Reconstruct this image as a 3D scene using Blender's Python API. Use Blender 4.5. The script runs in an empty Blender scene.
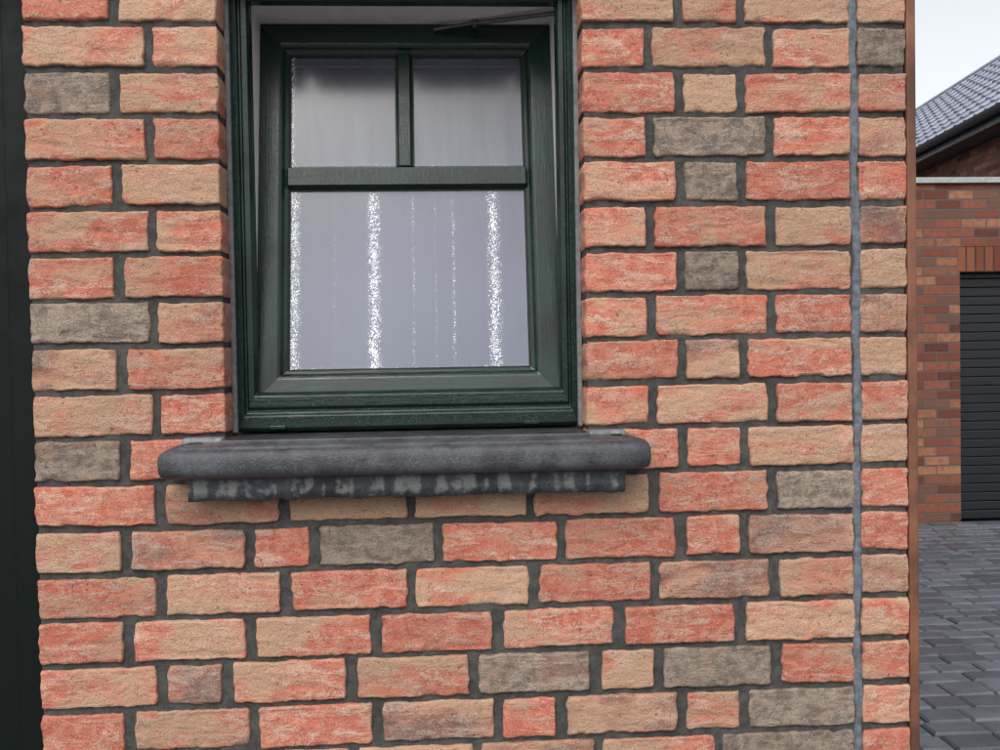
import bpy, numpy as np, random
from math import *
from mathutils import Matrix, Vector
random.seed(7); rng=np.random.default_rng(7)
scene=bpy.context.scene
scene.view_settings.view_transform='Standard'
scene.view_settings.look='None'
scene.view_settings.exposure=0

# ------------------------------------------------------------ helpers
def s2l(c):
    return tuple([((x/255)/12.92 if x/255<=.04045 else ((x/255+.055)/1.055)**2.4) for x in c])+(1.0,)
def link(o,parent=None):
    scene.collection.objects.link(o)
    if parent: o.parent=parent
    return o
def empty(name,loc=(0,0,0)):
    e=bpy.data.objects.new(name,None); e.location=loc; e.empty_display_size=.2
    return link(e)
def mesh_obj(name,verts,faces,mat=None,parent=None,smooth=False):
    me=bpy.data.meshes.new(name); me.from_pydata([tuple(v) for v in verts],[],faces); me.update()
    if mat: me.materials.append(mat)
    if smooth: me.polygons.foreach_set('use_smooth',[True]*len(me.polygons))
    return link(bpy.data.objects.new(name,me),parent)
def box(vs,fs,x0,x1,y0,y1,z0,z1):
    b=len(vs)
    vs+= [(x0,y0,z0),(x1,y0,z0),(x1,y1,z0),(x0,y1,z0),(x0,y0,z1),(x1,y0,z1),(x1,y1,z1),(x0,y1,z1)]
    fs+= [(b,b+3,b+2,b+1),(b+4,b+5,b+6,b+7),(b,b+1,b+5,b+4),(b+1,b+2,b+6,b+5),(b+2,b+3,b+7,b+6),(b+3,b,b+4,b+7)]
def bevel(o,w,seg=2,ang=30):
    m=o.modifiers.new('bevel','BEVEL'); m.width=w; m.segments=seg; m.limit_method='ANGLE'; m.angle_limit=radians(ang)
def boxes(name,lst,mat,parent,bev=0):
    vs=[];fs=[]
    for b in lst: box(vs,fs,*b)
    o=mesh_obj(name,vs,fs,mat,parent)
    if bev: bevel(o,bev)
    return o
def ring(name,x0,x1,z0,z1,prof,w,mat,parent,smooth=False):
    """mitred rectangular frame; prof=[(t,y)], w=(left,right,bottom,top)"""
    vs=[];fs=[];n=len(prof)
    for (cx,cz,sx,sz,wx,wz) in [(x0,z0,1,1,w[0],w[2]),(x1,z0,-1,1,w[1],w[2]),(x1,z1,-1,-1,w[1],w[3]),(x0,z1,1,-1,w[0],w[3])]:
        for t,y in prof: vs.append((cx+sx*t*wx,y,cz+sz*t*wz))
    for c in range(4):
        d=(c+1)%4
        for i in range(n):
            j=(i+1)%n
            fs.append((c*n+i,c*n+j,d*n+j,d*n+i))
    o=mesh_obj(name,vs,fs,mat,parent)
    import bmesh
    bm=bmesh.new(); bm.from_mesh(o.data); bmesh.ops.recalc_face_normals(bm,faces=bm.faces); bm.to_mesh(o.data); bm.free()
    return o
def vnoise(x,y,z,seed=0):
    xi=np.floor(x).astype(np.int64); yi=np.floor(y).astype(np.int64); zi=np.floor(z).astype(np.int64)
    fx=x-xi; fy=y-yi; fz=z-zi
    fx=fx*fx*(3-2*fx); fy=fy*fy*(3-2*fy); fz=fz*fz*(3-2*fz)
    def h(a,b,c):
        n=(a*374761393+b*668265263+c*2147483647*3+seed*974711)&0xffffffff
        n=((n^(n>>13))*1274126177)&0xffffffff
        n=(n^(n>>16))&0xffff
        return n/65535.0*2-1
    r=0
    for dx in (0,1):
        for dy in (0,1):
            for dz in (0,1):
                r=r+h(xi+dx,yi+dy,zi+dz)*(fx if dx else 1-fx)*(fy if dy else 1-fy)*(fz if dz else 1-fz)
    return r

class NT:
    def __init__(s,name):
        s.m=bpy.data.materials.new(name); s.m.use_nodes=True; s.t=s.m.node_tree; s.t.nodes.clear()
        s.out=s.t.nodes.new('ShaderNodeOutputMaterial')
    def set(s,inp,v):
        if isinstance(v,bpy.types.NodeSocket): s.t.links.new(v,inp)
        else:
            if isinstance(v,(tuple,list)) and len(v)==3 and inp.type=='RGBA': v=tuple(v)+(1,)
            inp.default_value=v
    def math(s,op,a,b=None,c=None,clamp=False):
        nd=s.t.nodes.new('ShaderNodeMath'); nd.operation=op; nd.use_clamp=clamp
        s.set(nd.inputs[0],a)
        if b is not None: s.set(nd.inputs[1],b)
        if c is not None: s.set(nd.inputs[2],c)
        return nd.outputs[0]
    def mix(s,f,a,b,blend='MIX'):
        nd=s.t.nodes.new('ShaderNodeMix'); nd.data_type='RGBA'; nd.blend_type=blend
        s.set(nd.inputs[0],f); s.set(nd.inputs[6],a); s.set(nd.inputs[7],b); return nd.outputs[2]
    def noise(s,vec,scale,detail=3,rough=.5,dist=0):
        nd=s.t.nodes.new('ShaderNodeTexNoise'); s.set(nd.inputs['Vector'],vec)
        nd.inputs['Scale'].default_value=scale; nd.inputs['Detail'].default_value=detail
        nd.inputs['Roughness'].default_value=rough; nd.inputs['Distortion'].default_value=dist
        return nd.outputs[0]
    def ss(s,v,a,b,lo=0.,hi=1.):
        nd=s.t.nodes.new('ShaderNodeMapRange'); nd.interpolation_type='SMOOTHSTEP'
        s.set(nd.inputs[0],v); nd.inputs[1].default_value=a; nd.inputs[2].default_value=b
        nd.inputs[3].default_value=lo; nd.inputs[4].default_value=hi; return nd.outputs[0]
    def coord(s,which='Object',scale=(1,1,1),rot=(0,0,0)):
        tc=s.t.nodes.new('ShaderNodeTexCoord'); mp=s.t.nodes.new('ShaderNodeMapping')
        s.t.links.new(tc.outputs[which],mp.inputs[0]); mp.inputs['Scale'].default_value=scale; mp.inputs['Rotation'].default_value=rot
        return mp.outputs[0]
    def vmath(s,op,a,b):
        nd=s.t.nodes.new('ShaderNodeVectorMath'); nd.operation=op; s.set(nd.inputs[0],a); s.set(nd.inputs[1],b); return nd.outputs[0]
    def bump(s,h,strength=.5,dist=.002,normal=None):
        nd=s.t.nodes.new('ShaderNodeBump'); s.set(nd.inputs['Height'],h)
        nd.inputs['Strength'].default_value=strength; nd.inputs['Distance'].default_value=dist
        if normal is not None: s.t.links.new(normal,nd.inputs['Normal'])
        return nd.outputs[0]
    def principled(s,color,rough=.8,normal=None,spec=.5,metal=0.,coat=0.):
        p=s.t.nodes.new('ShaderNodeBsdfPrincipled')
        s.set(p.inputs['Base Color'],color); s.set(p.inputs['Roughness'],rough)
        p.inputs['Specular IOR Level'].default_value=spec; s.set(p.inputs['Metallic'],metal)
        p.inputs['Coat Weight'].default_value=coat
        if normal is not None: s.t.links.new(normal,p.inputs['Normal'])
        s.t.links.new(p.outputs[0],s.out.inputs[0]); return p

# ------------------------------------------------------------ materials
def mat_brick():
    k=NT('brick_face')
    at=k.t.nodes.new('ShaderNodeAttribute'); at.attribute_name='bk'
    sep=k.t.nodes.new('ShaderNodeSeparateColor'); k.t.links.new(at.outputs['Color'],sep.inputs[0])
    red,grey,rnd=sep.outputs[0],sep.outputs[1],sep.outputs[2]
    co=k.coord('Object')
    cmb=k.t.nodes.new('ShaderNodeCombineXYZ')
    k.set(cmb.inputs[0],k.math('MULTIPLY',rnd,37.)); k.set(cmb.inputs[1],k.math('MULTIPLY',rnd,11.)); k.set(cmb.inputs[2],k.math('MULTIPLY',rnd,23.))
    co=k.vmath('ADD',co,cmb.outputs[0])
    cs=k.vmath('MULTIPLY',co,(.6,1,1.1))
    n1=k.noise(cs,12,3,.55,.8); n2=k.noise(co,46,3,.6,.5); n3=k.noise(co,430,2,.7)
    n5=k.noise(k.vmath('MULTIPLY',co,(.45,1,1.7)),32,4,.68,.8)
    v=k.math('ADD',k.math('MULTIPLY',n1,2.0),k.math('MULTIPLY',n2,.7))
    v=k.math('ADD',v,k.math('MULTIPLY',n3,.25))
    v=k.math('ADD',v,k.math('MULTIPLY',k.math('SUBTRACT',red,.5),.62))
    m=k.ss(v,1.28,1.72)
    cream=k.mix(k.ss(n5,.35,.65),s2l((188,152,124)),s2l((168,130,106)))
    redc=k.mix(k.ss(n5,.35,.68),s2l((190,106,86)),s2l((164,82,68)))
    redc=k.mix(k.math('MULTIPLY',k.ss(n2,.42,.62),.8),redc,s2l((194,132,110)))
    c=k.mix(m,cream,redc)
    # grey / burnt bricks
    g=k.mix(k.ss(n2,.35,.65),s2l((108,96,88)),s2l((148,133,118)))
    g=k.mix(k.math('MULTIPLY',m,.45),g,s2l((130,88,76)))
    gm=k.ss(k.math('ADD',grey,k.math('MULTIPLY',k.math('SUBTRACT',n1,.5),1.6)),.3,.78)
    c=k.mix(gm,c,g)
    # lime patina, sand bloom & dirt
    pat=k.math('MULTIPLY',k.ss(k.math('ADD',n5,k.math('MULTIPLY',k.math('SUBTRACT',n3,.5),.5)),.47,.66),k.ss(n1,.35,.6,.35,.68))
    c=k.mix(pat,c,k.mix(gm,s2l((202,178,156)),s2l((166,153,138))))
    c=k.mix(k.math('MULTIPLY',k.ss(n3,.55,.72),.28),c,s2l((214,196,178)))
    c=k.mix(k.math('MULTIPLY',k.ss(n3,.47,.30),.45),c,s2l((96,66,56)))
    dk=k.noise(co,120,2,.6)
    c=k.mix(k.math('MULTIPLY',k.ss(dk,.37,.24),.7),c,s2l((70,56,50)))
    lv=k.math('MULTIPLY_ADD',rnd,.22,.80)
    hs=k.t.nodes.new('ShaderNodeHueSaturation'); k.set(hs.inputs['Value'],lv); k.set(hs.inputs['Color'],c); hs.inputs['Saturation'].default_value=1.0
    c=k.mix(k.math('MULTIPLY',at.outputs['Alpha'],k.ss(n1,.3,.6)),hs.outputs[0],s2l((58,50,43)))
    h=k.math('ADD',k.math('MULTIPLY',dk,.7),k.math('MULTIPLY',n3,.4)); h=k.math('ADD',h,k.math('MULTIPLY',n5,1.1))
    k.principled(c,.86,k.bump(h,.85,.0042),.3)
    return k.m
def mat_mortar():
    k=NT('mortar'); co=k.coord('Object')
    n=k.noise(co,60,4,.6); f=k.noise(co,500,3,.7); b=k.noise(co,6,2)
    c=k.mix(k.ss(n,.3,.7),s2l((61,61,61)),s2l((86,85,83)))
    c=k.mix(k.math('MULTIPLY',k.ss(f,.5,.7),.35),c,s2l((124,122,118)))
    c=k.mix(k.math('MULTIPLY',k.ss(b,.45,.7),.3),c,s2l((48,47,47)))
    k.principled(c,.95,k.bump(k.math('ADD',n,f),.9,.003),.2); return k.m
def mat_greenpaint(name='green_paint',base=(17,43,36),dark=(8,25,21),rough=.24,axis=(1,1,1),spec=.38):
    k=NT(name); co=k.coord('Object',scale=axis)
    n=k.noise(co,260,3,.6); b=k.noise(k.coord('Object'),9,3)
    drops=k.noise(k.coord('Object'),520,1,.6)
    c=k.mix(k.ss(b,.3,.7),s2l(base),s2l(dark))
    c=k.mix(k.math('MULTIPLY',k.ss(drops,.66,.74),.3),c,s2l((130,145,140)))
    h=k.math('ADD',k.math('MULTIPLY',n,.8),k.math('MULTIPLY',k.ss(drops,.6,.7),.7))
    k.principled(c,k.ss(b,.3,.7,rough-.06,rough+.14),k.bump(h,.4,.0012),spec); return k.m
def mat_plain(name,rgb,rough=.6,var=.25,scale=30,bump=.2,metal=0.,spec=.5):
    k=NT(name); co=k.coord('Object'); n=k.noise(co,scale,5,.65)
    d=tuple(max(0,x*(1-var)) for x in rgb)
    k.principled(k.mix(k.ss(n,.3,.7),s2l(rgb),s2l(d)),k.ss(n,.3,.7,max(.05,rough-.1),min(1,rough+.1)),k.bump(n,bump,.002),spec,metal); return k.m
def mat_sill():
    k=NT('bluestone'); co=k.coord('Object')
    n=k.noise(co,24,5,.65); f=k.noise(co,330,3,.7); st=k.noise(k.coord('Object',scale=(1,1,.5)),26,5,.65)
    c=k.mix(k.ss(n,.3,.7),s2l((50,52,57)),s2l((76,78,83)))
    c=k.mix(k.math('MULTIPLY',k.ss(f,.5,.68),.35),c,s2l((122,124,130)))
    c=k.mix(k.math('MULTIPLY',k.ss(st,.45,.65),.5),c,s2l((32,33,37)))
    sx=k.t.nodes.new('ShaderNodeSeparateXYZ'); k.t.links.new(k.coord('Object'),sx.inputs[0]); z=sx.outputs[2]
    # lime bloom patches between the drip runs along the lower band
    w=k.noise(k.coord('Object',scale=(1,1,.2)),48,1,.4); w2=k.noise(co,80,3,.6)
    zz=k.math('ADD',z,k.math('MULTIPLY',k.math('SUBTRACT',w2,.5),.030))
    band=k.math('MULTIPLY',k.ss(zz,1.256,1.268),k.ss(zz,1.296,1.283))
    w=k.math('ADD',w,k.math('MULTIPLY',k.math('SUBTRACT',w2,.5),.4))
    c=k.mix(k.math('MULTIPLY',band,k.ss(w,.44,.58,0,.6)),c,s2l((156,157,155)))
    top=k.ss(z,1.342,1.350)
    r=k.math('MULTIPLY',k.ss(n,.3,.7,.3,.55),k.math('MULTIPLY_ADD',top,-.6,1.))
    k.principled(c,r,k.bump(k.math('ADD',n,f),.55,.003),.5); return k.m
def mat_glass():
    k=NT('wet_window_glass'); co=k.coord('Object')
    sx=k.t.nodes.new('ShaderNodeSeparateXYZ'); k.t.links.new(co,sx.inputs[0]); x,z=sx.outputs[0],sx.outputs[2]
    wob=k.math('MULTIPLY',k.math('SUBTRACT',k.noise(k.coord('Object',scale=(.01,.01,1)),14,2),.5),.010)
    sp=k.noise(co,460,1,.6); sp2=k.noise(k.coord('Object',scale=(1,1,.6)),130,2,.6)
    tot=None
    for x0,w,amp in [(.222,.022,1.),(.376,.021,1.05),(.609,.023,1.),(.452,.006,.5),(.53,.007,.55),(.495,.005,.4),(.675,.010,.35),(.30,.008,.3)]:
        d=k.math('ABSOLUTE',k.math('SUBTRACT',k.math('SUBTRACT',x,x0),wob))
        m=k.math('MULTIPLY',k.ss(d,w,0.),amp)
        tot=m if tot is None else k.math('MAXIMUM',tot,m)
    low=k.ss(z,.43,.40)
    up=k.math('MULTIPLY',k.ss(z,.480,.460),k.math('GREATER_THAN',z,.43))  # glints painted along the foot of the upper panes
    left=k.ss(x,.230,.218)
    tot=k.math('MULTIPLY',tot,k.math('MULTIPLY_ADD',low,.9,.08))
    tot=k.math('MAXIMUM',tot,k.math('MULTIPLY',up,.5)); tot=k.math('MAXIMUM',tot,k.math('MULTIPLY',left,.75))
    bt=k.ss(z,.073,.058); tot=k.math('MAXIMUM',tot,k.math('MULTIPLY',bt,.5))
    thr=k.math('MULTIPLY_ADD',tot,-.27,.955)
    drop_glint=k.ss(k.math('SUBTRACT',k.math('ADD',k.math('MULTIPLY',sp,1.1),k.math('MULTIPLY',sp2,.3)),thr),-.03,.12)
    stk=k.math('MULTIPLY',k.math('MULTIPLY',tot,2.,clamp=True),drop_glint,clamp=True)
    fogn=k.noise(k.coord('Object',scale=(1,1,.45)),4.5,3,.5)
    fog=k.math('MULTIPLY_ADD',k.ss(z,.62,.15),.42,k.ss(fogn,.25,.75,.22,.38))
    # faint soft haze either side of each run
    fog=k.math('ADD',fog,k.math('MULTIPLY',tot,.10),clamp=True)
    dif=k.t.nodes.new('ShaderNodeBsdfDiffuse'); k.set(dif.inputs[0],k.mix(stk,s2l((112,118,136)),(.9,.91,.95,1)))  # water runs, with their sparkle painted in as white
    tra=k.t.nodes.new('ShaderNodeBsdfTransparent'); tra.inputs[0].default_value=(.60,.65,.69,1)
    m1=k.t.nodes.new('ShaderNodeMixShader'); k.set(m1.inputs[0],k.math('MAXIMUM',fog,stk)); k.t.links.new(tra.outputs[0],m1.inputs[1]); k.t.links.new(dif.outputs[0],m1.inputs[2])
    gl=k.t.nodes.new('ShaderNodeBsdfGlossy'); gl.inputs['Roughness'].default_value=.2
    bn=k.bump(k.math('ADD',k.noise(co,3,1),k.math('MULTIPLY',stk,.05)),.08,.01); k.t.links.new(bn,gl.inputs['Normal'])
    fr=k.t.nodes.new('ShaderNodeFresnel'); fr.inputs[0].default_value=1.5
    m2=k.t.nodes.new('ShaderNodeMixShader'); k.set(m2.inputs[0],k.math('MULTIPLY',fr.outputs[0],2.0,clamp=True)); k.t.links.new(m1.outputs[0],m2.inputs[1]); k.t.links.new(gl.outputs[0],m2.inputs[2])
    k.t.links.new(m2.outputs[0],k.out.inputs[0]); return k.m
def mat_curtain():
    k=NT('sheer_curtain')
    sx=k.t.nodes.new('ShaderNodeSeparateXYZ'); k.t.links.new(k.coord('Object'),sx.inputs[0])
    n=k.noise(k.coord('Object',scale=(1,1,.2)),16,2)
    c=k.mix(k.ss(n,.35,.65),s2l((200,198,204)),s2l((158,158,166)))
    c=k.mix(k.ss(sx.outputs[2],1.96,2.10),c,s2l((158,142,128)))  # brownish fold shadows put into the curtain colour near the top
    k.principled(c,.95,None,.1); return k.m
def mat_farbrick(side=False,name='far_brick'):
    k=NT(name); sx=k.t.nodes.new('ShaderNodeSeparateXYZ'); k.t.links.new(k.coord('Object'),sx.inputs[0])
    cb=k.t.nodes.new('ShaderNodeCombineXYZ'); k.t.links.new(sx.outputs[1 if side else 0],cb.inputs[0]); k.t.links.new(sx.outputs[2],cb.inputs[1])
    co=cb.outputs[0]
    br=k.t.nodes.new('ShaderNodeTexBrick'); k.t.links.new(co,br.inputs[0])
    br.inputs['Color1'].default_value=(0,0,0,1); br.inputs['Color2'].default_value=(1,1,1,1); br.inputs['Mortar'].default_value=(.5,.5,.5,1)
    br.inputs['Scale'].default_value=1; br.inputs['Mortar Size'].default_value=.007; br.inputs['Mortar Smooth'].default_value=.3
    br.inputs['Brick Width'].default_value=.222; br.inputs['Row Height'].default_value=.0805
    r=k.t.nodes.new('ShaderNodeValToRGB'); k.t.links.new(br.outputs[0],r.inputs[0])
    cr=r.color_ramp; cr.elements[0].color=s2l((76,44,40)); cr.elements[1].color=s2l((156,110,84))
    for p,c in [(.25,(116,66,54)),(.45,(134,78,62)),(.62,(92,72,64)),(.8,(142,92,70))]:
        e=cr.elements.new(p); e.color=s2l(c)
    n=k.noise(co,22,3,.6); f=k.noise(co,140,2,.6)
    c=k.mix(k.math('MULTIPLY',k.ss(n,.4,.7),.5),r.outputs[0],s2l((98,60,50)))
    c=k.mix(k.math('MULTIPLY',k.ss(f,.5,.7),.3),c,s2l((180,142,114)))
    c=k.mix(br.outputs[1],c,s2l((96,88,82)))
    h=k.math('SUBTRACT',k.math('MULTIPLY',n,.3),br.outputs[1])
    k.principled(c,.9,k.bump(h,.8,.008),.25); return k.m
def mat_paver():
    k=NT('concrete_paver'); at=k.t.nodes.new('ShaderNodeAttribute'); at.attribute_name='rnd'
    co=k.coord('Object'); n=k.noise(co,8,3,.6); f=k.noise(co,160,2,.6); w=k.noise(co,1.6,2,.6)
    c=k.mix(at.outputs['Fac'],s2l((74,78,86)),s2l((104,108,116)))
    c=k.mix(k.math('MULTIPLY',k.ss(n,.4,.7),.5),c,s2l((62,65,72)))
    c=k.mix(k.math('MULTIPLY',k.ss(f,.5,.7),.25),c,s2l((136,140,146)))
    k.principled(c,k.ss(w,.35,.65,.32,.6),k.bump(f,.3,.003),.45); return k.m
def mat_rooftile():
    k=NT('roof_tile'); co=k.coord('Object'); n=k.noise(co,3,3,.6); f=k.noise(co,40,2)
    c=k.mix(k.ss(n,.3,.7),s2l((128,134,148)),s2l((152,157,170))); c=k.mix(k.math('MULTIPLY',k.ss(f,.5,.7),.3),c,s2l((100,105,116)))
    k.principled(c,.45,k.bump(f,.2,.003),.5); return k.m

M_brick=mat_brick(); M_mortar=mat_mortar(); M_sill=mat_sill(); M_glass=mat_glass(); M_curt=mat_curtain()
M_gv=mat_greenpaint('green_paint_vertical',axis=(1,1,.08)); M_gh=mat_greenpaint('green_paint_horizontal',axis=(.08,1,1),rough=.18,spec=.6)
M_black=mat_plain('black_gasket',(16,17,18),.5,.2)
M_white=mat_plain('white_upvc',(240,236,228),.4,.05)
M_plaster=mat_plain('plaster',(214,206,196),.9,.1)
M_seal=mat_plain('sealant',(116,121,130),.9,.3,60,.9,0,.15)
M_lsal=mat_plain('frame_sealant',(122,124,126),.6,.25,80,.5)
M_trim=mat_plain('brown_trim',(132,84,60),.65,.4,7,.4)
M_metal=mat_plain('steel_stay',(120,118,114),.35,.2,60,.1,.8)
M_dark=mat_plain('dark_roller_door',(24,27,34),.4,.2)
M_zinc=mat_plain('zinc',(170,172,174),.5,.15)
M_gut=mat_plain('dark_gutter',(48,52,56),.4,.2)
M_pav=mat_paver(); M_tile=mat_rooftile()
M_ground=mat_plain('ground_asphalt',(88,90,92),.9,.3,5,.5)
M_doorg=mat_plain('door_green',(8,18,16),.55,.3,12,.2,0,.18)

# ------------------------------------------------------------ brick wall
RP=.0805; ZT=2.0866; LX=-.212; WL=.121; WR=.765; EX0=1.2565; EX1=1.2715; END=1.3605
T={'S':(.95,0),'M':(.60,0),'C':(.2,0),'G':(.25,1.),'B':(.65,.5)}
rows={}
evR=[(WR,.932),(.949,1.046),(1.062,EX0)]; odR=[(WR,.877),(.894,1.098),(1.116,EX0)]
ev=[(LX,-.066),(-.048,WL)]; od=[(LX,-.006),(.008,WL)]
def R(k,l,tl,r,tr,e): rows[k]=list(zip(l,tl))+list(zip(r,tr))+[((EX1,END),e)]
R(0,ev,'MC',evR,'MSC','C'); R(1,od,'MM',odR,'SMM','G'); R(2,ev,'GM',evR,'SCM','M'); R(3,od,'MS',odR,'MGM','B')
R(4,ev,'SC',evR,'MGS','S'); R(5,od,'MM',odR,'MSC','B'); R(6,ev,'SM',evR,'SGM','C'); R(7,od,'GB',odR,'MMS','B')
R(8,ev,'BM',evR,'SBM','C'); R(9,od,'MS',odR,'SMM','S'); R(10,ev,'GS',evR,'SSM','C')
R(11,[(LX,-.006),(.012,.21),(.228,.437),(.451,.651)],'SSCC',[(.667,.876),(.894,1.097),(1.114,EX0)],'MSG','S')
R(12,[(LX,-.066),(-.048,.15),(.167,.263),(.283,.487)],'MBSG',[(.502,.706),(.724,.923),(.945,1.043),(1.06,EX0)],'SSSB','S')
R(13,[(LX,-.008),(.01,.21),(.23,.434),(.452,.655)],'MMMM',[(.673,.877),(.894,1.098),(1.118,EX0)],'MBM','B')
R(14,[(LX,-.068),(-.048,.147),(.166,.369),(.389,.587)],'SMMS',[(.607,.808),(.83,1.031),(1.056,EX0)],'MSM','M')
R(15,[(LX,-.01),(.009,.104),(.124,.322),(.345,.542)],'MBMM',[(.562,.762),(.786,.88),(.9,1.098),(1.12,EX0)],'GCGM','S')
R(16,[(LX,-.07),(-.05,.15),(.167,.368),(.387,.589)],'SMSB',[(.605,.699),(.72,.924),(.943,1.041),(1.058,EX0)],'SBMG','C')
def runrow(k,x0,x1):
    out=[]; x=x0; first=True
    while x<x1-.02:
        L=(.206 if k%2 else .148) if first else (.0965 if random.random()<.15 else .206)
        first=False
        e=min(x+L,x1)
        if x1-e<.07: e=x1
        out.append(((x,e),random.choice('SMMCMSMGSCB'))); x=e+.0155
    return out
for k in list(range(-11,0))+list(range(17,27)):
    rows[k]=runrow(k,LX,EX0)+[((EX1,END),random.choice('SMCGC'))]
DL=-1.22
for k in range(-11,27):
    rows[k]=rows[k]+runrow(k,-3.2,DL)
    if k<-1+0: rows[k]=rows[k]+runrow(k,DL+.0155,LX-.0155)
V=[];F=[];A=[];base=0
for k,lst in rows.items():
    zt=ZT-(k-1)*RP-.0055; zb=ZT-k*RP+.0055
    if zb<0: zb=.0
    if zt-zb<.02: continue
    for (x0,x1),ty in lst:
        jx=rng.uniform(-.0012,.0012,2); x0_=x0+ (jx[0] if x0 not in (LX,WR,END) else 0); x1_=x1+(jx[1] if x1 not in (WL,END) else 0)
        z0_=zb+rng.uniform(-.0018,.0012); z1_=zt+rng.uniform(-.0018,.0015); tilt=rng.uniform(-.006,.006)
        seed=int(rng.integers(1,10**6)); off=rng.uniform(-.002,.002)
        w=x1_-x0_; h=z1_-z0_
        st=.0042 if (-.3<x0 and .6<zb<2.3) else .014
        def lines(a,b):
            n=max(3,int((b-a-.010)/st)); return np.concatenate([[a,a+.0012,a+.0030],np.linspace(a+.0052,b-.0052,n),[b-.0030,b-.0012,b]])
        xs=lines(0,w); zs=lines(0,h); nx=len(xs); nz=len(zs)
        X,Z=np.meshgrid(xs,zs)
        e=np.minimum(np.minimum(X,w-X),np.minimum(Z,h-Z)); 
        cx=np.minimum(X,w-X); cz=np.minimum(Z,h-Z)
        rr=.006; cd=np.where((cx<rr)&(cz<rr), rr-np.sqrt((rr-cx)**2+(rr-cz)**2), e)
        r=.0040+.0016*vnoise(X*60,Z*60,X*0+.5,seed)
        ee=np.clip(cd,0,r)
        Y=off+ (r-np.sqrt(np.maximum(r*r-(r-ee)**2,0)))*.9 + .0011*vnoise(X*24,Z*30,X*0,seed+1)+.0008*vnoise(X*90,Z*120,X*0,seed+2)
        fold=vnoise(X*12+Z*20,Z*75+3*X,X*0,seed+3); Y=Y+.0032*np.clip(fold-.3,0,1)*(ee>=r)
        if x0==EX1 and ty in 'GB': Y=Y+.0016*np.sin(X*2*pi/.0115)*(ee>=r)
        chip=np.clip(vnoise(X*38,Z*38,X*0,seed+6)-.4,0,1); Y=Y+chip*.012*np.exp(-np.maximum(cd,0)/.007)
        bx=np.exp(-cx/.010); bz=np.exp(-cz/.010)
        Xn=X+bx*.0024*vnoise(Z*75,X*4,Z*0,seed+4)
        Zn=Z+bz*(.0018*vnoise(X*38,Z*4,Z*0,seed+5)+.0011*vnoise(X*120,Z*4,Z*0,seed+7))
        Xn=Xn+np.where(X<w/2,1,-1)*np.clip(.0045-cz,0,1)*.45*(cx<.0009)
        P=np.stack([x0_+Xn,Y,z0_+Zn+tilt*(X-w/2)],-1).reshape(-1,3)
        idx=np.arange(nx*nz).reshape(nz,nx)
        f=np.stack([idx[:-1,:-1],idx[:-1,1:],idx[1:,1:],idx[1:,:-1]],-1).reshape(-1,4)
        bd=np.concatenate([idx[0,:],idx[1:,-1],idx[-1,:-1][::-1],idx[1:-1,0][::-1]])
        nb=len(bd); Pm=P[bd].copy(); Pm[:,1]=.03; Pb=P[bd].copy(); Pb[:,1]=.098
        n0=len(P); i=np.arange(nb); j=(i+1)%nb
        f2=np.stack([bd[j],bd[i],n0+i,n0+j],-1); f3=np.stack([n0+j,n0+i,n0+nb+i,n0+nb+j],-1)
        P=np.concatenate([P,Pm,Pb]); f=np.concatenate([f,f2,f3])
        V.append(P); F.append(f+base); base+=len(P)
        rd,gr=T[ty]
        a=np.empty((len(P),4)); a[:,0]=np.clip(rd+rng.uniform(-.2,.2),0,1.1); a[:,1]=gr; a[:,2]=rng.uniform(0,1)
        stain=np.exp(-((P[:,0]-.09)/.09)**2)*np.clip(1-(1.262-P[:,2])/.085,0,1)*(P[:,2]<1.262)
        undersill=.6*np.clip(1-(1.258-P[:,2])/.04,0,1)*(P[:,2]<1.258)*(P[:,0]>.0)*(P[:,0]<.85)  # darker strip on the bricks just below the sill
        a[:,3]=np.clip(np.maximum(stain,undersill),0,1)*.85
        A.append(a)
V=np.concatenate(V);F=np.concatenate(F);A=np.concatenate(A)
def np_mesh(name,V,F,mat,parent):
    me=bpy.data.meshes.new(name); me.vertices.add(len(V)); me.vertices.foreach_set('co',V.astype(np.float32).ravel())
    me.loops.add(F.size); me.loops.foreach_set('vertex_index',F.astype(np.int32).ravel())
    me.polygons.add(len(F)); me.polygons.foreach_set('loop_start',(np.arange(len(F))*4).astype(np.int32))
    me.update(calc_edges=True); me.polygons.foreach_set('use_smooth',np.ones(len(F),dtype=bool)); me.materials.append(mat)
    return link(bpy.data.objects.new(name,me),parent)
house=empty('brick_house')
wall=np_mesh('wall_bricks',V,F,M_brick,house)
at=wall.data.attributes.new('bk','FLOAT_COLOR','POINT'); at.data.foreach_set('color',A.astype(np.float32).ravel())
my=.0065
boxes('wall_mortar',[(LX+.003,WL-.003,my,.099,0,3.05),(WL-.003,WR+.003,my,.099,0,1.352),(WL-.003,WR+.003,my,.099,2.251,3.05),(WR+.003,END-.003,my,.099,0,3.05),
   (-3.2,DL-.003,my,.099,0,3.05),(DL-.003,LX+.003,my,.099,2.251,3.05)],M_mortar,house)
vs=[];fs=[];N=260
for i in range(N+1):
    z=3.05*i/N; c=1.2638+.0020*sin(z*5.1)+.0016*sin(z*23+1)+.0010*sin(z*61)
    w=.0066+.0012*sin(z*37)+.0007*sin(z*113)
    for t,y in [(-1.2,.02),(-1.1,.0022),(-.8,.0008),(0,.0006+.0006*sin(z*90)),(.8,.0008),(1.1,.0022),(1.2,.02)]:
        vs.append((c+t*w,y,z))
for i in range(N):
    for j in range(6):
        a=i*7+j; fs.append((a,a+1,a+8,a+7))
mesh_obj('expansion_joint',vs,fs,M_seal,house,True)
boxes('corner_trim',[(END+.002,END+.021,.004,.11,0,3.05)],M_trim,house,.004)
M_side=mat_farbrick(True,'side_brick')
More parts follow.
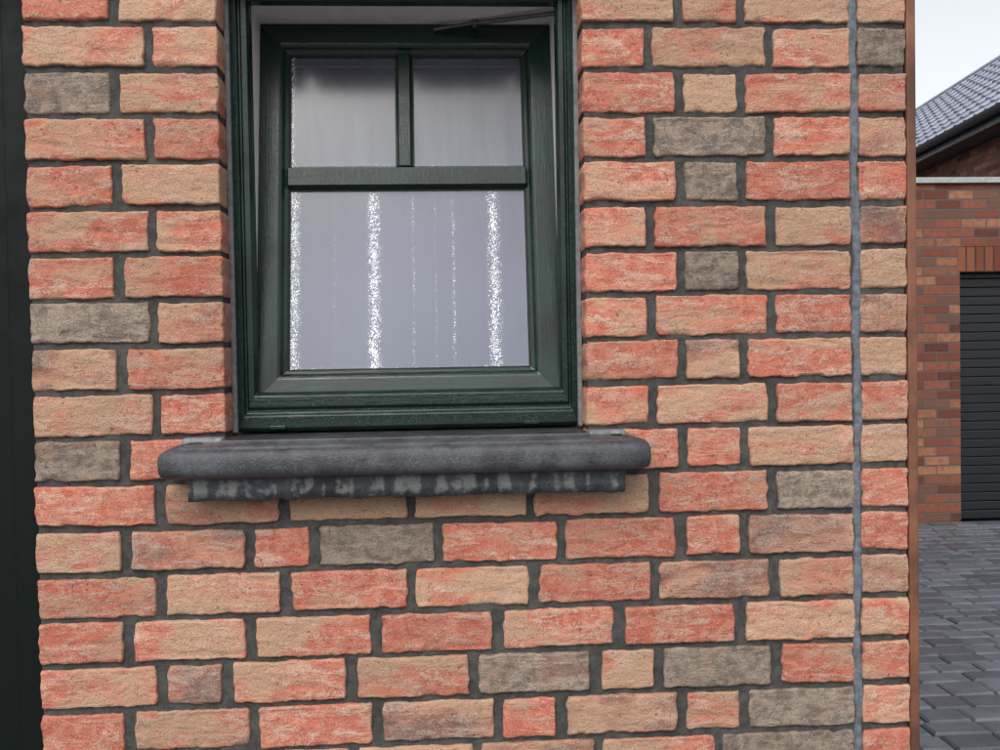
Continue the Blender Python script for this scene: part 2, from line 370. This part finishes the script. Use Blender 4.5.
boxes('inner_leaf',[(-3.2,DL,.101,.30,0,3.05),(LX,.128,.101,.30,0,3.05),(.128,.758,.101,.30,0,1.352),(.128,.758,.101,.30,2.251,3.05),(.758,END-.006,.101,.30,0,3.05),(DL,LX,.101,.30,2.27,3.05)],M_plaster,house)
boxes('side_wall',[(END-.11,END,.302,7,0,3.05),(-3.2,-3.09,.302,7,0,3.05),(-3.2,END,7.,7.1,0,3.05)],M_side,house)
boxes('room_walls',[(-3.08,END-.12,.302,6.99,.02,.06),(-3.08,END-.12,.302,6.99,2.6,2.64),(-.1,-.06,.302,2.6,.06,2.6),(-.06,END-.12,2.6,2.64,.06,2.6)],M_plaster,house)
vs=[(-3.5,-.35,3.06),(1.62,-.35,3.06),(1.62,3.55,5.4),(-3.5,3.55,5.4),(-3.5,7.4,3.06),(1.62,7.4,3.06)]
vs+= [(x,y,z+.12) for x,y,z in vs]
fs=[(0,3,2,1),(3,4,5,2),(6,7,8,9),(9,8,11,10),(0,1,7,6),(4,10,11,5),(1,2,8,7),(2,5,11,8),(0,6,9,3),(3,9,10,4)]
mesh_obj('roof',vs,fs,M_tile,house)
boxes('soffit',[(-3.3,END+.1,-.3,.12,3.052,3.06)],M_white,house)
boxes('door_frame',[(LX-.075,LX-.004,.085,.16,0,2.245),(DL+.004,DL+.075,.085,.16,0,2.245),(DL+.075,LX-.075,.085,.16,2.17,2.245)],M_doorg,house,.004)
pl=[];x=DL+.078
while x<LX-.08:
    pl.append((x,min(x+.094,LX-.078),.105,.15,.03,2.168)); x+=.097
boxes('door_planks',pl,M_doorg,house,.004)
boxes('door_step',[(DL,LX,.0,.3,0,.03)],M_sill,house)

# ------------------------------------------------------------ window
win=empty('window',(0,0,0)); win.parent=house
fx0,fx1,fz0,fz1=.1245,.7615,1.3615,2.246
prof=[(0,.14),(0,.080),(.10,.071),(.40,.070),(.46,.076),(.56,.076),(.62,.0705),(.90,.0705),(1,.080),(1,.104),(.78,.104),(.78,.14)]
w=(.0375,.0345,.0735,.092)
fr=ring('outer_frame',fx0,fx1,fz0,fz1,prof,w,M_gv,win)
fr.data.materials.append(M_gh)
for p in fr.data.polygons:
    if abs(p.center.x-.443)<.05: p.material_index=1
bevel(fr,.0018,2,25)
ring('inner_lining',fx0+.004,fx1-.004,fz0+.004,2.20,[(0,.1055),(1,.1055),(1,.298),(0,.298)],(.028,.026,.048,.040),M_white,win)
boxes('frame_sealant',[(WL-.001,WL+.008,.057,.0705,1.362,2.24),(WR-.008,WR+.001,.057,.0705,1.362,2.24)],M_lsal,win,.002)
boxes('drain_cap',[(.185,.215,.0655,.071,1.3665,1.3735),(.655,.685,.0655,.071,1.3665,1.3735)],M_gv,win,.0015)
sash=empty('sash',(0,.090,1.418)); sash.parent=win; sash.rotation_euler=(radians(-9.6),0,0)
sx0,sx1,sh=.1545,.7325,.752; sw=.0585
sp=[(0,.062),(0,.0),(.70,.0),(.80,.003),(.86,.010),(1,.014),(1,.062)]
so=ring('sash_frame',sx0,sx1,0,sh,sp,(sw,sw,sw,sw),M_gv,sash)
so.data.materials.append(M_gh)
for p in so.data.polygons:
    if abs(p.center.x-.443)<.05: p.material_index=1
bevel(so,.0015,2,25)
ring('sash_inner_face',sx0,sx1,0,sh,[(0,.0625),(1,.0625),(1,.068),(0,.068)],(sw,)*4,M_white,sash)
ring('glass_gasket',sx0+sw-.001,sx1-sw+.001,sw-.001,sh-sw+.001,[(0,.0135),(1,.016),(1,.0215),(0,.0215)],(.0035,)*4,M_black,sash)
def bar(name,x0,x1,z0,z1,mat,horizontal):
    c=.005
    if horizontal: pr=[(z0,.020),(z0,.012),(z0+c,.003),(z1-c,.003),(z1,.012),(z1,.020)]; pts=[[(x,y,z) for z,y in pr] for x in (x0,x1)]
    else: pr=[(x0,.020),(x0,.012),(x0+c,.003),(x1-c,.003),(x1,.012),(x1,.020)]; pts=[[(x,y,z) for x,y in pr] for z in (z1,z0)]
    vs=pts[0]+pts[1]; n=len(pr); fs=[]
    for i in range(n-1): fs.append((i,n+i,n+i+1,i+1))
    return mesh_obj(name,vs,fs,mat,sash)
rz=.438
bar('transom_bar',sx0+sw,sx1-sw,rz-.022,rz+.022,M_gv,True)
bar('glazing_bar',.423,.454,rz+.022,sh-sw,M_gv,False)
boxes('bar_gasket',[(sx0+sw,sx1-sw,.0175,.0205,rz-.025,rz-.022),(sx0+sw,sx1-sw,.0175,.0205,rz+.022,rz+.025),(.420,.423,.0175,.0205,rz+.025,sh-sw),(.454,.457,.0175,.0205,rz+.025,sh-sw)],M_black,sash)
a,b,c,d=sx0+sw-.005,sx1-sw+.005,sw-.005,sh-sw+.005
mesh_obj('glass_pane',[(a,.021,c),(b,.021,c),(b,.021,d),(a,.021,d)],[(0,1,2,3)],M_glass,sash)
def rod(p,q,r,name,mat,parent,n=10):
    p=Vector(p);q=Vector(q);dd=(q-p).normalized();u=dd.orthogonal().normalized();v=dd.cross(u)
    vs=[];fs=[]
    for c_ in (p,q):
        for i in range(n): vs.append(c_+u*r*cos(2*pi*i/n)+v*r*sin(2*pi*i/n))
    for i in range(n): fs.append((i,(i+1)%n,n+(i+1)%n,n+i))
    fs.append(tuple(range(n))[::-1]); fs.append(tuple(range(n,2*n)))
    return mesh_obj(name,vs,fs,mat,parent,False)
rod((.73,.125,2.150),(.58,.19,2.153),.0045,'tilt_stay',M_metal,win)
rod((.585,.188,2.154),(.50,.205,2.146),.0035,'tilt_stay_link',M_metal,win)
rod((.58,.19,2.160),(.58,.19,2.145),.006,'tilt_stay_pivot',M_metal,win)
# curtain
vs=[];fs=[];nx=260;nz=24
for j in range(nz+1):
    z=1.30+.95*j/nz; up=(j/nz)
    for i in range(nx+1):
        x=.02+.85*i/nx
        am=.002+.020*up**2
        y=.335+am*sin(x*75+1.6*sin(x*13))+.35*am*sin(x*170+2*up)
        vs.append((x,y,z))
for j in range(nz):
    for i in range(nx):
        a=j*(nx+1)+i; fs.append((a,a+1,a+nx+2,a+nx+1))
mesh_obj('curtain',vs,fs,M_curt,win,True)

# ------------------------------------------------------------ sill (moulded stone, mitred returns)
prof=[(-.022,1.3535),(.012,1.3512),(.022,1.3498),(.0255,1.3478),(.0265,1.3450),(.036,1.3438),(.0420,1.3400),(.045,1.3330),(.0455,1.3250),(.0455,1.3150),(.0445,1.3070),(.041,1.3010),(.033,1.2965),(.018,1.2945),(.004,1.2925),(.0,1.288),(.0,1.272),(.0,1.2535)]
bx0,bx1,by=.066,.823,-.047
n=len(prof); vs=[];fs=[]
NX=240
cols=[]
for t in np.linspace(0,1,10)[:-1]: cols.append((bx0,.03+(by-.03)*t,-1,0))
cols.append((bx0,by,-1,-1))
for t in np.linspace(0,1,NX)[1:-1]: cols.append((bx0+(bx1-bx0)*t,by,0,-1))
cols.append((bx1,by,1,-1))
for t in np.linspace(0,1,10)[1:]: cols.append((bx1,by+(.03-by)*t,1,0))
def vn(x,y,z,s): return float(vnoise(np.array(x),np.array(y),np.array(z),s))
for c_ in cols:
    for pi_,(o_,zz) in enumerate(prof):
        dx,dy=c_[2],c_[3]
        if dx and dy: dx*=.86; dy*=.86
        x=c_[0]+dx*o_; y=c_[1]+dy*o_; z=zz
        nn=vn(x*14.,y*14.,z*10.,5); n2=vn(x*42.,3.,z*30.,9); n3=vn(x*110.,4.,z*110.,11)
        if pi_>=n-3:
            y+=(.0030*n2+.0014*n3)*(1 if c_[3] else 0); x+=.002*nn*(1 if c_[2] else 0); z+=(.002*n2+.0012*n3) if pi_==n-1 else 0
        else:
            y+=.0005*nn+.0004*n3; z+=.0003*nn
            if pi_ in (2,3,4): z-=.0014*max(0,n3)
        vs.append((x,y,z))
for ci in range(len(cols)-1):
    for i in range(n-1):
        a=ci*n+i; fs.append((a,a+1,a+n+1,a+n))
b0=len(vs)
for c_ in cols: vs.append((c_[0]*.98+.01,.03,1.256))
for ci in range(len(cols)-1): fs.append((ci*n+n-1,b0+ci,b0+ci+1,(ci+1)*n+n-1))
sill=mesh_obj('window_sill',vs,fs,M_sill,house,True)
boxes('sill_top',[(.1235,.7625,-.045,.10,1.30,1.3575)],M_sill,house,.002)
boxes('sill_stool',[(.050,.1225,-.030,-.002,1.345,1.3615),(.7635,.832,-.030,-.002,1.345,1.3605)],M_lsal,house,.006)

# ------------------------------------------------------------ ground & pavers
mesh_obj('ground',[(-300,-300,-.03),(300,-300,-.03),(300,300,-.03),(-300,300,-.03)],[(0,1,2,3)],M_ground)
V=[];F=[];A=[];base=0; y=-3.2; ri=0
while y<6.12:
    dpt=random.choice([.14,.14,.16,.12]); x=1.39 if y+dpt>-.02 else -3.; x+=random.uniform(-.1,0)*(y+dpt<-.02)
    y1=min(y+dpt,6.13)
    while x<7.8:
        l=random.choice([.14,.17,.21,.24,.19]); g=.0045
        xa,xb,ya,yb=x+g,x+l-g,y+g,y1-g; c=.009; zt=random.uniform(-.0035,.002)
        tx=random.uniform(-.0025,.0025)
        P_=[(xa,ya,-.03),(xb,ya,-.03),(xb,yb,-.03),(xa,yb,-.03),(xa,ya,zt-c),(xb,ya,zt-c),(xb,yb,zt-c),(xa,yb,zt-c),
           (xa+c,ya+c,zt+tx),(xb-c,ya+c,zt-tx),(xb-c,yb-c,zt-tx),(xa+c,yb-c,zt+tx)]
        f=[(0,1,5,4),(1,2,6,5),(2,3,7,6),(3,0,4,7),(4,5,9,8),(5,6,10,9),(6,7,11,10),(7,4,8,11),(8,9,10,11)]
        V.append(np.array(P_));F.append(np.array(f)+base);base+=12;A.append(np.full(12,random.random())); x+=l
    y=y1; ri+=1
pav=np_mesh('pavement',np.concatenate(V),np.concatenate(F),M_pav,None)
pav.data.polygons.foreach_set('use_smooth',np.zeros(len(pav.data.polygons),dtype=bool))
at=pav.data.attributes.new('rnd','FLOAT','POINT'); at.data.foreach_set('value',np.concatenate(A).astype(np.float32))
boxes('joint_sand',[(-3.2,7.8,-3.2,-.01,-.028,-.014),(1.39,7.8,-.008,6.13,-.028,-.014)],mat_plain('joint_sand',(50,50,52),.95,.3,60),pav)

# ------------------------------------------------------------ garage
gar=empty('brick_garage',(0,0,0))
M_far=mat_farbrick(False,'garage_brick')
GY=6.14; gz=2.87; dx0=4.87; dx1=7.35; dz=2.125
boxes('garage_wall',[(3.2,dx0,GY,GY+.3,-.03,gz),(dx1,9.2,GY,GY+.3,-.03,gz),(dx0,dx1,GY,GY+.3,dz+.215,gz),(3.2,3.5,GY+.3,GY+3,-.03,gz),(8.9,9.2,GY+.3,GY+3,-.03,gz),(3.5,8.9,GY+2.8,GY+3,-.03,gz)],M_far,gar)
x=dx0-.02; sold=[]
while x<dx1+.1:
    sold.append((x,x+.068,GY-.004,GY+.1,dz+.003,dz+.212)); x+=.0805
k=NT('soldier_brick_face')
wn=k.t.nodes.new('ShaderNodeTexWhiteNoise'); fl=k.t.nodes.new('ShaderNodeVectorMath'); fl.operation='FLOOR'
gi=k.t.nodes.new('ShaderNodeTexCoord'); mp=k.t.nodes.new('ShaderNodeMapping'); k.t.links.new(gi.outputs['Object'],mp.inputs[0]); mp.inputs['Scale'].default_value=(1/.0805,0,0); mp.inputs['Location'].default_value=(-(dx0-.02)/.0805,0,0)
k.t.links.new(mp.outputs[0],fl.inputs[0]); k.t.links.new(fl.outputs[0],wn.inputs[0])
nn=k.noise(k.coord('Object'),60,3,.6)
k.principled(k.mix(k.math('MULTIPLY',nn,.5),k.mix(wn.outputs[0],s2l((112,60,46)),s2l((150,98,70))),s2l((90,60,50))),.9,k.bump(nn,.5,.004),.25)
boxes('soldier_course',sold,k.m,gar,.003)
boxes('lintel_mortar',[(dx0,dx1,GY+.006,GY+.29,dz,dz+.2145)],M_mortar,gar)
sl=[];z=0.
while z<dz-.01:
    sl.append((dx0+.001,dx1-.001,GY+.12,GY+.15,z,min(z+.072,dz-.002))); z+=.077
boxes('roller_door',sl,M_dark,gar,.006)
boxes('roller_door_back',[(dx0,dx1,GY+.152,GY+.17,0,dz)],M_dark,gar)
boxes('roof_edge_trim',[(3.15,9.25,GY-.04,GY+3.05,gz+.002,gz+.05)],M_zinc,gar,.004)

# ------------------------------------------------------------ house behind, eave running away from us
h2=empty('brick_house',(0,0,0))
h2.location=(.5133,-1.7026,1.5); h2.rotation_euler=(0,0,-atan(.09))
ex,ez,rx,rzz=5.96,3.0,8.40,5.05; ya,yb=9.5,26
M_h2=mat_farbrick(True,'house_brick_side')
boxes('house_walls',[(ex+.45,2*rx-ex-.45,ya+.4,yb-.4,-1.53,ez+.02)],M_h2,h2)
vs=[];fs=[]
rowsn=11; L=hypot(rx-ex,rzz-ez); ux,uz=(rx-ex)/L,(rzz-ez)/L; nxn,nzn=-uz,ux
tilew=.30; nt=int((yb-ya)/tilew); per=8
for side in (1,-1):
  for r_ in range(rowsn):
    s0=L*r_/rowsn; s1=L*(r_+1)/rowsn+.04
    b=len(vs); cnt=0
    for i in range(nt*per+1):
        yy=ya+(yb-ya)*i/(nt*per); ph=(i%per)/per
        hgt=.028*max(0,sin(ph*2*pi))
        for s_,hh in ((s0,.0),(s0,.055+hgt),(s1,.012+hgt)):
            x=ex+ux*s_+nxn*hh; z=ez+uz*s_+nzn*hh
            if side<0: x=2*rx-x
            vs.append((x,yy,z))
        cnt+=1
    for i in range(cnt-1):
        a=b+i*3; fs.append((a,a+3,a+4,a+1)); fs.append((a+1,a+4,a+5,a+2))
mesh_obj('tiled_roof',vs,fs,M_tile,h2,False)
boxes('ridge',[(rx-.1,rx+.1,ya,yb,rzz-.02,rzz+.07)],M_tile,h2,.04)
vs=[];fs=[]
for yy in (ya,yb):
    for i in range(9):
        a=pi+pi*i/8; vs.append((ex-.05+.075*cos(a),yy,ez+.01+.085*sin(a)))
for i in range(8): fs.append((i,i+1,10+i,9+i))
mesh_obj('gutter',vs,fs,M_gut,h2,True)
boxes('fascia',[(ex+.03,ex+.06,ya,yb,ez-.16,ez+.03),(ex+.06,ex+.45,ya,yb,ez-.16,ez-.13)],M_gut,h2)
xa,xb=ex+.45,2*rx-ex-.45; zg=ez+.02; zr=rzz-.1
mesh_obj('gable',[(xa,ya+.4,zg),(xb,ya+.4,zg),(rx,ya+.4,zr),(xa,yb-.4,zg),(xb,yb-.4,zg),(rx,yb-.4,zr)],[(0,1,2),(3,5,4)],M_h2,h2)

# ------------------------------------------------------------ light
el,azs=radians(48),radians(200)
w=bpy.data.worlds.new('World'); scene.world=w; w.use_nodes=True; nt_=w.node_tree; nt_.nodes.clear()
sky=nt_.nodes.new('ShaderNodeTexSky'); sky.sky_type='NISHITA'; sky.sun_disc=False; sky.sun_elevation=el; sky.sun_rotation=azs
sky.dust_density=4; sky.air_density=1.2
hs=nt_.nodes.new('ShaderNodeHueSaturation'); hs.inputs['Saturation'].default_value=.2; hs.inputs['Value'].default_value=1.55; nt_.links.new(sky.outputs[0],hs.inputs['Color'])
bg=nt_.nodes.new('ShaderNodeBackground'); bg.inputs[1].default_value=.15; nt_.links.new(hs.outputs[0],bg.inputs[0])
ow=nt_.nodes.new('ShaderNodeOutputWorld'); nt_.links.new(bg.outputs[0],ow.inputs[0])
sd=bpy.data.lights.new('overcast_sun','SUN'); sd.energy=.5; sd.angle=radians(35); sd.color=(1,.97,.93)
so2=bpy.data.objects.new('overcast_sun',sd); link(so2)
dirv=Vector((sin(azs)*cos(el),cos(azs)*cos(el),sin(el)))
so2.rotation_euler=dirv.to_track_quat('Z','Y').to_euler(); so2.location=dirv*20

# ------------------------------------------------------------ camera
yaw,pitch,roll=.05577,-.02281,-.01645
f=Vector((sin(yaw)*cos(pitch),cos(yaw)*cos(pitch),sin(pitch))); r=Vector((cos(yaw),-sin(yaw),0)); u=r.cross(f)
r2=r*cos(roll)+u*sin(roll); u2=-r*sin(roll)+u*cos(roll)
cd=bpy.data.cameras.new('camera'); cd.lens=34.2; cd.sensor_width=36; cd.clip_start=.02; cd.clip_end=1000
cam=bpy.data.objects.new('camera',cd); link(cam)
m=Matrix((( r2.x,u2.x,-f.x,.5133),(r2.y,u2.y,-f.y,-1.7026),(r2.z,u2.z,-f.z,1.5),(0,0,0,1)))
cam.matrix_world=m; scene.camera=cam
print('verts',len(wall.data.vertices))
